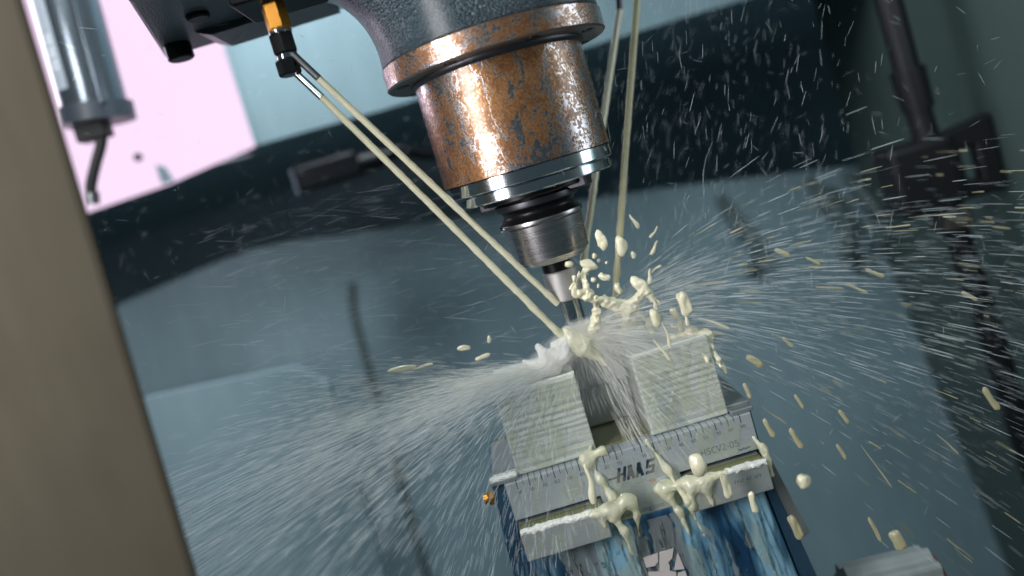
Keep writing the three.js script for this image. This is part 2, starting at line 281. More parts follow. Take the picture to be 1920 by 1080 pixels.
{
  const t = thing('end_mill', 'end mill in a small threaded collet above the workpiece', 'end mill', [AX + 2, -152, 0]);
  const th = []; for (let k = 0; k <= 12; k++) th.push([k % 2 ? 12.2 : 11, -90 + k]);
  part('thread', lathe(th, AX + 1, 0, 64), blackOxide, t);
  part('collet_nut', ring(14.3, -113, -89, 1, AX + 2, 0, 72), std({ color: L(0.55, 0.53, 0.52), metalness: 0.85, roughness: 0.5, bumpMap: brushed, bumpScale: 0.00003 }), t);
  const shank = lathe([[9.6, -136], [9.6, -113]], AX + 2, 0, 48); part('shank', shank, chrome, t);
  const fg = [];
  for (let k = 0; k < 4; k++) { const s = new THREE.Shape(); s.moveTo(0, 0); s.absarc(0, 0, 9.5, 0, 1.0); s.lineTo(3.4, 4.6); s.lineTo(0, 0);
    const g = new THREE.ExtrudeGeometry(s, { depth: 17, bevelEnabled: false, steps: 12, curveSegments: 6 }), p = g.attributes.position;
    for (let i = 0; i < p.count; i++) { const a = k * Math.PI / 2 + p.getZ(i) * 0.07, x = p.getX(i), y = p.getY(i); p.setXYZ(i, x * Math.cos(a) - y * Math.sin(a), x * Math.sin(a) + y * Math.cos(a), p.getZ(i)); }
    g.computeVertexNormals(); part('flute', g.rotateX(-Math.PI / 2).translate(AX + 2, -153, 0), chrome, t); }
}

// ------------------------------------------------------------------ coolant nozzles
const brass = std({ color: L(0.78, 0.36, 0.06), metalness: 0.85, roughness: 0.27 });
const blackHex = phys({ color: L(0.008, 0.009, 0.010), roughness: 0.22, clearcoat: 0.6 });
const flat = (g) => { g = g.toNonIndexed(); g.computeVertexNormals(); return g; };
const hex = (x, z, y0, y1, r, turn) => flat(mergeGeometries([rod([x, y0 + 1.2, z], [x, y1 - 1.2, z], r, r, 6), rod([x, y0, z], [x, y0 + 1.2, z], r * 0.9, r, 6), rod([x, y1 - 1.2, z], [x, y1, z], r, r * 0.9, 6)])).translate(-x, 0, -z).rotateY(turn).translate(x, 0, z);
const N1 = [[-100.5, 119, 62], [-87.3, 96.4, 64]], N2 = [[-102.5, 105.5, 58], [-89.9, 84.1, 60]];
{
  const t = thing('coolant_nozzle', 'brass and black coolant nozzle with two steel tubes under the head', 'nozzle', [-104, 105, 60]);
  part('brass_fitting', hex(-103.5, 60, 136, 155, 8.6, 0.45), brass, t);
  part('washer', ring(8, 133.4, 136.2, 0.6, -103.8, 60, 32), chrome, t);
  part('black_coupling', hex(-104.5, 60, 119, 133.5, 9.2, 0.2), blackHex, t);
  part('swivel_joint', rod([-105, 120, 60], [-105.6, 114, 60], 6.5, 6, 20), chrome, t);
  part('black_coupling', hex(-105.8, 60, 104.5, 116, 8.0, 0.75), blackHex, t);
  for (const [a, b] of [N1, N2]) { const dir = V(...b).sub(V(...a)).normalize(), s = V(...a).addScaledVector(dir, -6).toArray(); part('steel_tube', mergeGeometries([rod(s, b, 2.6, 2.6, 20, false), rod(V(...b).addScaledVector(dir, -3).toArray(), b, 2.1, 2.1, 16)]), a === N1[0] ? std({ color: L(0.10, 0.105, 0.11), metalness: 0.7, roughness: 0.35 }) : std({ color: L(0.55, 0.60, 0.60), metalness: 1, roughness: 0.14 }), t); }
  const r = thing('coolant_nozzle', 'dark steel coolant nozzle tube hanging behind the spindle', 'nozzle', [170, 108, -108]);
  part('steel_tube', rod([176, 145, -110], [167.5, 109, -107], 3, 3, 20), darkSteel, r);
  part('holder_block', box(150, 205, 142, 170, -130, -90, 4), blackOxide, r);
}

// ------------------------------------------------------------------ vise
const CX = 50;
function canvasTex(w, h, draw) { const c = document.createElement('canvas'); c.width = w; c.height = h; draw(c.getContext('2d'), w, h); const t = new THREE.CanvasTexture(c); t.colorSpace = THREE.SRGBColorSpace; t.anisotropy = 8; return t; }
function grime(x, w, h, n, colors, len) { for (let k = 0; k < n; k++) { x.fillStyle = colors[Math.floor(rnd() * colors.length)]; x.globalAlpha = rr(0.03, 0.12); const a = rr(2, len), b = rr(1, 5); x.beginPath(); x.ellipse(rnd() * w, rnd() * h, a, b, rr(-0.1, 0.1), 0, 7); x.fill(); } x.globalAlpha = 1; }
// the maker's word mark: slanted strokes with a dash that runs into the first letter
function wordMark(x, ox, oy, s, color) {
  x.save(); x.translate(ox, oy); x.transform(s, 0, -0.34 * s, s, 0, 0); x.fillStyle = color;
  const bar = (a, b, c, d) => x.fillRect(a, b, c, d);
  bar(-0.5, -0.46, 0.78, 0.14);                               // dash
  bar(0.14, -1, 0.22, 1); bar(0.36, -0.58, 0.2, 0.16); bar(0.56, -1, 0.22, 1);          // H
  const A = (o) => { x.beginPath(); x.moveTo(o, 0); x.lineTo(o + 0.02, -1); x.lineTo(o + 0.26, -1); x.lineTo(o + 0.62, 0); x.lineTo(o + 0.38, 0); x.lineTo(o + 0.32, -0.2); x.lineTo(o + 0.2, -0.2); x.lineTo(o + 0.2, 0); x.fill(); };
  A(0.88); A(1.52);
  bar(2.22, -1, 0.62, 0.2); bar(2.22, -1, 0.2, 0.55); bar(2.22, -0.58, 0.62, 0.18); bar(2.64, -0.58, 0.2, 0.58); bar(2.22, -0.2, 0.62, 0.2);  // S
  x.restore();
}
const PW = 2000, PX0 = -50, PX1 = 150, PY0 = -294, PY1 = -234;           // 10 px per mm
const plateMap = canvasTex(PW, 600, (x, w, h) => {
  x.fillStyle = '#b3bbbf'; x.fillRect(0, 0, w, h); grime(x, w, h, 900, ['#e2e8e8', '#78858b', '#d2d4c4', '#64727a'], 90); grime(x, w, h, 2500, ['#eef2f2', '#5a676e'], 9);
  const X = (mm) => (mm - PX0) * 10, Y = (mm) => (PY1 - mm) * 10, ink = '#1b2a33';
  x.fillStyle = ink; x.textAlign = 'center'; x.font = '38px sans-serif';
  for (let k = -18; k <= 18; k++) { const mm = CX + k * 5; if (k === 0) continue; const big = k % 2 === 0; x.fillRect(X(mm) - 3, 0, big ? 7 : 5, big ? 62 : 34); if (big) x.fillText(String(Math.abs(k) * 5), X(mm) + 8, 104); }
  wordMark(x, X(33), Y(-258), 112, '#2b3a44');
  x.fillStyle = '#20303a'; x.font = '72px sans-serif'; x.textAlign = 'left'; x.fillText('HSCV2-05', X(103), Y(-257));
  for (let k = 0; k < 8; k++) x.fillRect(X(132) + k * 13, Y(-261) - 16 + (k % 3) * 3, 8, 14);  /* small print, too small to read */
  x.font = '46px sans-serif'; x.fillText('HaasTooling.com', X(30), Y(-286));
  x.strokeStyle = '#c0643a'; x.lineWidth = 5; x.globalAlpha = 0.75; x.beginPath(); x.arc(X(62), Y(-264), 18, 0, 7); x.moveTo(X(62) - 18, Y(-264)); x.lineTo(X(62) + 18, Y(-264)); x.stroke(); x.globalAlpha = 1;
  x.fillStyle = '#a8623c'; for (let k = 0; k < 26; k++) { x.globalAlpha = rr(0.1, 0.4); x.beginPath(); x.arc(rnd() * w, rnd() * 300, rr(2, 7), 0, 7); x.fill(); } x.globalAlpha = 1;
});
const lipMap = canvasTex(700, 260, (x, w, h) => { x.fillStyle = '#a6abaa'; x.fillRect(0, 0, w, h); grime(x, w, h, 300, ['#d0d6d4', '#7d868a', '#9a9484'], 80); x.fillStyle = '#4a5960'; for (let k = 0; k < 11; k++) if (k !== 4 && k !== 7) { x.fillRect(390 + k * 22, 84, 5, 28); x.fillRect(390 + k * 22, 84 + (k % 3) * 12, 15, 5); }  /* small print, too small to read */ });
const lipMapPlain = canvasTex(700, 260, (x, w, h) => { x.fillStyle = '#a6abaa'; x.fillRect(0, 0, w, h); grime(x, w, h, 340, ['#d0d6d4', '#7d868a', '#9a9484'], 80); });
const jawTex = (patch) => canvasTex(1024, 1024, (x, w, h) => {
  x.fillStyle = '#cfd4cd'; x.fillRect(0, 0, w, h);
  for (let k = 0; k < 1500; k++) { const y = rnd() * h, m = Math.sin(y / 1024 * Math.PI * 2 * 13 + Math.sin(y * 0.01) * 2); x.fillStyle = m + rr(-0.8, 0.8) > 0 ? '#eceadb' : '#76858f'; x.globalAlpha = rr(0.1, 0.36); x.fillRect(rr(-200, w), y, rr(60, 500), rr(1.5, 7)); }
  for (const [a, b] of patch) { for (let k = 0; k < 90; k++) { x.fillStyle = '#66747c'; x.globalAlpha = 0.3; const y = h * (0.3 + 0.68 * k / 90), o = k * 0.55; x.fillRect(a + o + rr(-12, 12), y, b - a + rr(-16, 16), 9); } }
  for (let k = 0; k < 420; k++) { x.fillStyle = rnd() > 0.4 ? '#efeedd' : '#dfe4d6'; x.globalAlpha = rr(0.06, 0.24); x.beginPath(); x.ellipse(rnd() * w, rnd() * h, rr(8, 40), rr(4, 16), rr(-0.3, 0.3), 0, 7); x.fill(); }
  for (let k = 0; k < 160; k++) { x.fillStyle = rnd() > 0.5 ? '#59666c' : '#f2f4ef'; x.globalAlpha = rr(0.2, 0.6); x.fillRect(rnd() * w, rnd() * h, rr(2, 9), rr(2, 5)); }
  x.globalAlpha = 1;
});
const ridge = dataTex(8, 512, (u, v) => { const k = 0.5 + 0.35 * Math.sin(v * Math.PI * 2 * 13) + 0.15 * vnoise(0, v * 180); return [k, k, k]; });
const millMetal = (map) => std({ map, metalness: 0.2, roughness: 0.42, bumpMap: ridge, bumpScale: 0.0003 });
const satin = (map) => std({ map, metalness: 0.3, roughness: 0.4 });
const bluePaint = phys({ color: L(0.016, 0.075, 0.145), roughness: 0.24, bumpMap: castBump, bumpScale: 0.0006, clearcoat: 0.8, clearcoatRoughness: 0.06 });
// blue paint under running milky coolant: streaks that follow the flow
const flow = (u, v) => { const w = u * 9 + 1.2 * (fbm(u * 4, v * 2.2, 3) - 0.5); return smooth(0.30, 0.62, fbm(w, v * 1.5 + 4, 5) * 0.75 + fbm(w * 4, v * 2.5, 3) * 0.25) ; };
const flowMap = dataTex(768, 512, (u, v) => { const f = flow(u, v), d = 0.5 + 0.5 * fbm(u * 16, v * 9, 3); return [lerp(0.09 * d, 0.52, f), lerp(0.27 * d, 0.69, f), lerp(0.43 * d, 0.77, f)]; }, true);
const flowBump = dataTex(768, 512, (u, v) => { const k = 0.55 * flow(u, v) + 0.35 * fbm(u * 30, v * 9, 3) + 0.1 * fbm(u * 70, v * 40, 2); return [k, k, k]; });
const wetBlue = phys({ map: flowMap, roughness: 0.3, bumpMap: flowBump, bumpScale: 0.0022, clearcoat: 1, clearcoatRoughness: 0.06 });
const plainSteel = std({ color: L(0.42, 0.45, 0.46), metalness: 0.7, roughness: 0.36 });
{
  const t = thing('vise', 'blue machine vise with two grey jaws and graduated front plate', 'vise', [CX, -470, -20]);
  // body: flares downward, wide chamfer at the right front edge
  part('body', boxUV(extrude([[-60, -235], [153, -235], [153, -262], [172, -440], [-72, -440]].reverse(), -80, 19, 3), 60), bluePaint, t);
  part('front_apron', planar(extrude([[-52, -288], [142, -288], [158, -440], [-62, -440]].reverse(), 16, 31, 2.5), -62, -440, 158, -288), wetBlue, t);
  part('side_bevel', extrude([[142.6, -284], [150, -280], [176, -440], [158.6, -440]].reverse(), 8, 29, 2), bluePaint, t);
  part('edge_strip', extrude([[148, -280], [155, -276], [168, -338], [160, -342]].reverse(), 22, 32, 1.5), boxyMetal(), t);
  part('bed', box(-57, 150, -242, -233.6, -76, 11, 1), std({ color: L(0.20, 0.20, 0.12), metalness: 0.2, roughness: 0.18 }), t);  // olive colour carries the shade between the jaws
  // front plate: a bar with a tongue in the middle
  const plate = extrude([[-49, -234.2], [149, -234.2], [149, -264], [84, -264], [84, -291], [20, -291], [20, -264], [-49, -264]].reverse(), 12, 28, 0.6);
  part('scale_plate', planar(plate, PX0, PY0, PX1, PY1), satin(plateMap), t);
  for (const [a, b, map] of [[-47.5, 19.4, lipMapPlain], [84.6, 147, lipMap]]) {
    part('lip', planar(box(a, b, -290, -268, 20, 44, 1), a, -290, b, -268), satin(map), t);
    part('coolant_gutter', box(a + 0.6, b - 0.6, -270, -266.6, 28.4, 42.6, 1), phys({ color: L(0.16, 0.17, 0.07), roughness: 0.12, clearcoat: 0.6 }), t);  // pooled coolant, with its shade put into the olive colour
  }
  // jaws: grooved blocks on carriages
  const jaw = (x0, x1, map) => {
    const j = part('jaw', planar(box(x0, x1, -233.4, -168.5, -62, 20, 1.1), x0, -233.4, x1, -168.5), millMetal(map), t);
    const left = x0 < CX; part('carriage', box(left ? x0 - 20 : x0 + 2, left ? x1 - 2 : x1 + 19, -236, -229, -58, 16, 1), plainSteel, j);
    part('slide_rail', box(left ? x0 - 22 : x1 + 0.5, left ? x0 - 0.5 : x1 + 18, -233.8, -230.4, 16.5, 26, 0.8), plainSteel, j);
    part('grip_strip', box(left ? x1 - 0.2 : x0 - 3, left ? x1 + 3 : x0 + 0.2, -182, -171, -58, -8, 0.6), darkSteel, j);
  };
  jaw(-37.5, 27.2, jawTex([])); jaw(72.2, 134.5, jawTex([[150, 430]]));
  // emblem: pale tiles cut by slanted bars
  const pink = std({ color: L(0.62, 0.56, 0.54), roughness: 0.4 });
  const tiles = [[[37.9, -319.4], [49.5, -318.9], [48.0, -325.4], [44.7, -328.1], [37.8, -327.4]], [[51.2, -318.8], [62.3, -319.0], [59.3, -325.9], [55.2, -328.5], [55.9, -331.3], [54.7, -335.3], [47.0, -333.8]], [[64.7, -323.0], [66.2, -337.3], [58.3, -335.6]], [[38.2, -331.3], [55.2, -335.6], [59.3, -338.0], [57.2, -344.7], [37.8, -340.8]], [[60.4, -339.0], [66.3, -339.0], [66.8, -346.3], [58.4, -345.1]]].map((p) => extrude(p.slice().reverse(), 31.4, 32.2));
  const e = part('emblem', tiles[0], pink, t);
  for (const g of tiles.slice(1)) part('emblem_tile', g, pink, e);
  const hx = part('brass_plug', hex(0, 0, 0, 8, 6, 0.3).rotateZ(Math.PI / 2).translate(-58.5, -250, 6), brass, t);
  part('plug_collar', rod([-66, -250, 6], [-70, -250, 6], 4.4, 4, 16), brass, hx);
  part('corner_block', box(-62, -50, -288, -276, 14, 30, 1.5), bluePaint, t);
}
function boxyMetal() { return std({ color: L(0.30, 0.32, 0.32), metalness: 0.6, roughness: 0.5, bumpMap: castBump, bumpScale: 0.0008 }); }
{
  const t = thing('workpiece', 'grey aluminium workpiece clamped between the vise jaws', 'workpiece', [CX, -190, -25]);
  part('block', box(27.4, 72, -190, -160, -56, -4, 1), plainSteel, t);
  part('filler_block', box(28, 71.5, -232, -191, -60, -32, 1), plainSteel, t);
  part('milled_step', box(31, 60, -160.4, -156, -50, -12, 0.8), plainSteel, t);
}
{
  const t = thing('clamp_knob', 'fluted grey clamp knob with rusty end beside the vise foot', 'knob', [235, -440, -20]);
  const g = new THREE.CylinderGeometry(24, 24, 74, 72, 1).toNonIndexed(), p = g.attributes.position;
  for (let i = 0; i < p.count; i++) { const a = Math.atan2(p.getZ(i), p.getX(i)), r = Math.hypot(p.getX(i), p.getZ(i)), k = r > 1 ? 1 + 0.09 * Math.cos(a * 9) : 1; p.setX(i, p.getX(i) * k); p.setZ(i, p.getZ(i) * k); }
  g.computeVertexNormals();
  part('grip', g.rotateZ(Math.PI / 2 - 0.06).translate(238, -436, -20), std({ color: L(0.30, 0.34, 0.34), roughness: 0.5, map: smudge }), t);
  part('end_disc', rod([275, -436, -20], [279, -436, -20], 20, 18, 32), std({ color: L(0.16, 0.05, 0.03), roughness: 0.7 }), t);
  part('shaft', rod([160, -438, -20], [202, -436.5, -20], 12, 12, 24), std({ color: L(0.22, 0.22, 0.10), roughness: 0.4, metalness: 0.3 }), t);
}

// ------------------------------------------------------------------ coolant
const cream = phys({ color: L(0.88, 0.83, 0.60), roughness: 0.3, transmission: 0.08, thickness: 0, clearcoat: 0.8, clearcoatRoughness: 0.08 });
const runny = phys({ color: L(0.94, 0.92, 0.72), roughness: 0.36, transmission: 0.42, thickness: 0, clearcoat: 0.8, clearcoatRoughness: 0.06 });

const foamy = phys({ color: L(0.90, 0.90, 0.86), roughness: 0.6, transmission: 0.25, thickness: 0 });
const milk = phys({ color: L(0.84, 0.84, 0.78), roughness: 0.3, clearcoat: 0.3 });
const sprayMat = phys({ color: L(0.80, 0.86, 0.88), roughness: 0.6, transmission: 0.5, thickness: 0 });
const bubbleSkin = phys({ color: L(0.97, 0.98, 0.96), roughness: 0.02, transmission: 1, thickness: 0 });
const farDrop = phys({ color: L(0.86, 0.80, 0.56), roughness: 0.42, transmission: 0.58, thickness: 0, clearcoat: 0.8, clearcoatRoughness: 0.08 });
function jetGeometry(a, b, r0, r1, wob, seedn) {
  const n = 170, rs = 12, A = V(...a), B = V(...b), d = B.clone().sub(A), u = d.clone().normalize(), s = V(0, 0, 1).cross(u).normalize(), w = u.clone().cross(s), P = [], I = [];
  for (let i = 0; i <= n; i++) { const t = i / n, c = A.clone().addScaledVector(d, t); c.y += 3.5 * t * (1 - t); const r = lerp(r0, r1, t) * (1 + wob * t * (0.7 * vnoise(t * 26, seedn) + 0.5 * vnoise(t * 70, seedn + 5) - 0.6)); c.addScaledVector(s, 0.35 * t * (vnoise(t * 9, seedn + 2) - 0.5)); c.addScaledVector(w, 0.35 * t * (vnoise(t * 11, seedn + 3) - 0.5));
    for (let k = 0; k < rs; k++) { const q = k / rs * Math.PI * 2, rk = r * (1 + wob * 0.8 * (0.15 + t) * (vnoise(t * 60, seedn + 10 + 3 * Math.cos(q)) - 0.5)); P.push(...c.clone().addScaledVector(s, rk * Math.cos(q)).addScaledVector(w, rk * Math.sin(q)).toArray()); } }
  for (let i = 0; i < n; i++) for (let k = 0; k < rs; k++) { const x = i * rs + k, y = i * rs + (k + 1) % rs; I.push(x, y, x + rs, y, y + rs, x + rs); }
  const g = new THREE.BufferGeometry(); g.setAttribute('position', new THREE.Float32BufferAttribute(P, 3)); g.setIndex(I); g.computeVertexNormals(); return g;
}
for (const [label, a, b, r0, r1, m] of [
  ['upper cream coolant jet from the twin tube nozzle to the tool', N1[1], [30.5, -113, 12], 2.5, 2.6, cream],
  ['lower cream coolant jet from the twin tube nozzle to the workpiece', N2[1], [28, -141, 14], 2.4, 2.8, cream],
  ['cream coolant jet passing behind the rusty spindle nose', [167.5, 109, -107], [62, -97, -32], 3.1, 3.0, cream],
  ['pale coolant jet falling free beside the spindle nose', [176, 112, -62], [76.5, -122, 4], 3.1, 2.7, farDrop],
]) { const t = thing('coolant_jet', label, 'coolant jet', a, 'coolant jets aimed at the tool'); part('stream', jetGeometry(a, b, r0, r1, 0.26, Math.round(a[0])), m, t); }

// chunky splashes
const wob = (x, y, z, f, a) => a * (vnoise3(x * f + 40, y * f + 40, z * f + 40) - 0.5);
{
  const t = thing('coolant_splash', 'dense white coolant splash heaped on the left jaw under the tool', 'splash', [0, -168, 5]);
  const heap = chain([[[-38, -168, 12], [-12, -166, 10], 1.6, 3.4], [[-12, -166, 10], [10, -160, 9], 3.4, 6], [[10, -160, 9], [26, -150, 10], 6, 7.5], [[26, -150, 10], [32, -138, 12], 7, 4], [[16, -168, -10], [-30, -169, -20], 5, 4], [[2, -160, 4], [-8, -152, 2], 3, 1.2], [[12, -154, 6], [6, -144, 4], 3, 1]], 7);
  part('foam_heap', sdf([-48, -185, -40], [62, -120, 40], 92, (x, y, z) => heap(x, y, z) - 1.2 + wob(x, y, z, 0.12, 4) + wob(x, y, z, 0.35, 1.2)), foamy, t);
  const tip = chain([[[29.5, -134, 13], [34, -143, 13], 3, 6], [[34, -143, 13], [40, -150, 12], 7, 9], [[40, -150, 14], [54, -146, 10], 8, 5], [[54, -146, 10], [64, -156, 12], 4, 1.6], [[44, -152, 14], [52, -168, 18], 5, 2]], 6);
  const t4 = thing('coolant_splash', 'cream coolant gushing round the cutter tip', 'splash', [42, -150, 14]);
  part('coolant_gush', sdf([18, -176, -14], [72, -118, 42], 72, (x, y, z) => tip(x, y, z) + 0.2 + wob(x, y, z, 0.16, 2) + wob(x, y, z, 0.5, 0.8)), runny, t4);
  const t2 = thing('coolant_splash', 'torn cream coolant splash beside the end mill shank', 'splash', [70, -120, 15]);
  const strings = chain([[[62, -90, 20], [54, -96, 21], 3, 1.6], [[54, -96, 21], [55, -110, 22], 1.6, 3], [[48, -95, 24], [46, -106, 25], 1.6, 2.4], [[46, -106, 25], [54, -113, 25], 2.4, 2.6], [[54, -113, 25], [66, -120, 20], 2.2, 3], [[66, -120, 20], [82, -133, 14], 4, 5.5], [[82, -133, 14], [98, -122, 15], 4.6, 4], [[82, -133, 14], [76, -146, 12], 4.5, 3.2], [[98, -122, 15], [106, -136, 16], 2.8, 1.2], [[58, -124, 20], [52, -140, 16], 3, 4], [[88, -136, 12], [96, -150, 8], 3, 2]], 3.4);
  part('coolant_strands', sdf([38, -156, -20], [114, -82, 56], 92, (x, y, z) => strings(x, y, z) + wob(x, y, z, 0.3, 3.2) + wob(x, y, z, 0.8, 1.2)), cream, t2);
  const t3 = thing('coolant_splash', 'cream coolant bursting over the corner of the right jaw', 'splash', [130, -168, 5]);
  const burst = chain([[[112, -169, 0], [128, -168, 4], 2.6, 4.5], [[128, -168, 4], [136, -172, 12], 4.5, 5], [[136, -172, 12], [139, -196, 19], 3.8, 1.6], [[128, -170, 10], [129, -188, 20.5], 3.4, 1.8], [[136, -170, 0], [152, -178, 0], 2.6, 0.8], [[122, -167, 0], [112, -156, -2], 1.8, 0.8]], 4);
  part('coolant_lobe', sdf([100, -205, -30], [160, -148, 32], 72, (x, y, z) => burst(x, y, z) + wob(x, y, z, 0.3, 3) + wob(x, y, z, 0.9, 1)), cream, t3);
}
// runs of coolant down the vise front
for (const [label, list, lo, hi] of [
  ['cream coolant run falling from the jaw gap over the front plate', [[[24, -227, 20], [17, -233, 27], 2, 3], [[17, -233, 27], [31, -230, 27], 2.4, 2], [[31, -230, 27], [36, -236, 28], 2, 0.8], [[16, -234, 28], [13, -250, 28.5], 2.2, 0.5], [[19, -236, 28], [24, -252, 29], 1.4, 2.2], [[24, -252, 29], [28, -266, 32], 2, 3.6], [[0, -268, 43], [22, -268, 43], 1.2, 3.4], [[22, -268, 43], [36, -267, 41], 3, 3.8], [[36, -267, 41], [43, -268, 37], 3.8, 2.4], [[24, -270, 44], [29, -288, 44.5], 3.4, 1.6], [[29, -288, 44.5], [31, -312, 38], 1.6, 0.5], [[40, -268, 40], [42, -282, 38], 3.4, 2], [[42, -282, 38], [39, -300, 35], 2, 0.6], [[14, -270, 44], [16, -280, 45], 2.4, 0.6], [[26, -272, 44], [38, -272, 40], 2.6, 2.4]], [-8, -322, 6], [56, -216, 64]],
  ['cream coolant run with froth beside the plate tongue', [[[64, -271, 30], [71, -271, 31], 3.6, 4.6], [[68, -275, 32], [74, -290, 34], 4, 1.6], [[74, -290, 34], [77, -312, 33], 1.6, 0.5], [[84, -268, 40], [100, -267.5, 42], 3, 3.4], [[87, -270, 42], [83, -284, 45], 2.8, 1.6], [[96, -270, 44], [99, -290, 45], 3, 0.6], [[98, -268, 42], [120, -267.5, 43], 3, 1], [[70, -270, 34], [86, -267, 38], 3.6, 3.6], [[88, -272, 43], [96, -274, 44], 3, 3], [[83, -284, 45], [85, -302, 40], 1.6, 0.5]], [50, -318, 4], [124, -254, 70]],
  ['thin cream coolant run at the far end of the front lip', [[[145, -252, 26], [150, -264, 34], 1.8, 2.4], [[150, -264, 34], [150, -282, 38], 2.4, 1.3]], [138, -290, 12], [160, -246, 48]],
  ['thin wet coolant run slanting down from the right jaw', [[[66, -232, 28], [74, -256, 31], 1.0, 1.8], [[74, -256, 31], [81, -280, 44], 1.8, 2.4], [[81, -280, 44], [87, -312, 40], 2, 0.6]], [54, -320, 16], [94, -224, 60]],
]) {
  const f = chain(list, 6), t = thing('coolant_run', label, 'coolant', [(lo[0] + hi[0]) / 2, lo[1], (lo[2] + hi[2]) / 2]);
  for (const [bx, by, bz, br] of [[36, -262, 42, 4.6], [29.5, -264, 44.5, 2.2], [14, -266, 45, 2.0], [40, -271, 45.5, 1.6], [69, -268, 37, 5.2], [75, -270, 40, 2.2], [94, -265, 44, 2.4], [104, -266, 44.5, 1.4]]) if (bx > lo[0] && bx < hi[0] && hi[0] - lo[0] > 50) part('bubble', new THREE.SphereGeometry(br, 24, 16).translate(bx, by, bz), bubbleSkin, t);
  part('liquid', sdf(lo, hi, 88, (x, y, z) => f(x, y, z) + wob(x, y, z, 0.14, 2.6) + wob(x, y, z, 0.45, 0.8)), runny, t);
}
// instanced liquid: slim filaments
const drop = new THREE.LatheGeometry([[0.001, -0.5], [0.32, -0.42], [0.5, -0.15], [0.5, 0.15], [0.32, 0.42], [0.001, 0.5]].map((p) => new THREE.Vector2(...p)), 6);
const UPV = V(0, 1, 0);
class Spray {
  constructor() { this.m = []; }
  add(p, dir, w, l) { this.m.push(new THREE.Matrix4().compose(p.clone().multiplyScalar(M), new THREE.Quaternion().setFromUnitVectors(UPV, dir.clone().normalize()), V(w * M, l * M, w * M))); }
  build(name, label, material, geometry = drop) {
    const o = new THREE.InstancedMesh(geometry, material, this.m.length); this.m.forEach((m, i) => o.setMatrixAt(i, m));
    o.name = name; o.userData = { label, category: 'spray', kind: 'stuff' }; o.castShadow = o.receiveShadow = true; scene.add(o); return o;
  }
}
function fling(s, O, dir, dist, sag, w, l) { const p = O.clone().addScaledVector(dir, dist), v = dir.clone(); p.y -= sag * dist * dist; v.y -= 2 * sag * dist; s.add(p, v, w, l); }
{ // fan that leaves the top of the left jaw, in uneven rays
  const s = new Spray(), rays = []; for (let k = 0; k < 150; k++) rays.push([rnd() < 0.6 ? 0.5 + gauss() * 0.4 : rr(-0.25, 1.25), gauss() * 0.11, rr(60, 420)]);
  for (let k = 0; k < 7600; k++) {
    const ray = rnd() < 0.55 ? rays[Math.floor(rnd() * rays.length)] : null, a = Math.PI - 0.25 + (ray ? ray[0] + gauss() * 0.018 : rnd() < 0.6 ? 0.5 + gauss() * 0.38 : rr(-0.25, 1.25)), e = 0.03 + (ray ? ray[1] + gauss() * 0.01 : gauss() * 0.11) - 0.12 * Math.max(0, a - Math.PI);
    const dir = V(Math.cos(a) * Math.cos(e), Math.sin(e), -Math.sin(a) * Math.cos(e)), far = 20 + (ray ? ray[2] : 400) * Math.pow(rnd(), 1.15);
    fling(s, V(24 + gauss() * 6 - rr(0, 40), -160 + rr(-4, 4), 8 + gauss() * 8), dir, far, 0.00035, 0.08 + 0.3 * Math.pow(rnd(), 2.2), rr(5, 30) * (0.4 + far / 300));
  }
  for (let k = 0; k < 1200; k++) {                       // steep threads in front of the jaw
    const a = rr(3.5, 4.75), e = -rr(0.1, 0.9), dir = V(Math.cos(a) * Math.cos(e), Math.sin(e), -Math.sin(a) * Math.cos(e) * 0.5).normalize();
    fling(s, V(rr(-34, 26), -166, 18), dir, rr(5, 190), 0.001, rr(0.09, 0.24), rr(5, 18));
  }
  s.build('left_spray', 'fine white spray fanning out from the left jaw', sprayMat);
}
{ const s = new Spray();
  for (let k = 0; k < 7500; k++) { const a = Math.PI + rr(-0.4, 0.9), e = 0.12 + gauss() * 0.24; fling(s, V(24 - rr(0, 58), -162 + rr(-3, 5), 8 + gauss() * 8), V(Math.cos(a) * Math.cos(e), Math.sin(e), -Math.sin(a) * Math.cos(e)), 3 + 210 * Math.pow(rnd(), 2.4), 0.0004, rr(0.06, 0.22), rr(5, 18)); }
  s.build('jaw_spray', 'dense white spray skimming over the top of the left jaw', milk);
}
{ // fan across the gap and over the right jaw
  const s = new Spray();
  for (let k = 0; k < 4200; k++) {
    const a = rr(-1.25, 0.5) + gauss() * 0.2, dir = V(Math.cos(a), Math.sin(a), rr(-0.2, 0.5)).normalize();
    fling(s, V(40 + gauss() * 4, -140 + gauss() * 4, 12 + gauss() * 3), dir, 4 + 105 * Math.pow(rnd(), 1.5), 0.0012, rr(0.03, 0.12) * (rnd() < 0.08 ? 2.2 : 1), rr(6, 26));
  }
  for (let k = 0; k < 160; k++) s.add(V(rr(48, 66), rr(-232, -165), rr(14, 28)), V(rr(0.05, 0.35), -1, rr(0, 0.2)), rr(0.1, 0.3), rr(8, 30));
  s.build('tool_spray', 'white threads of coolant streaming off the tool across the jaw gap', milk);
}
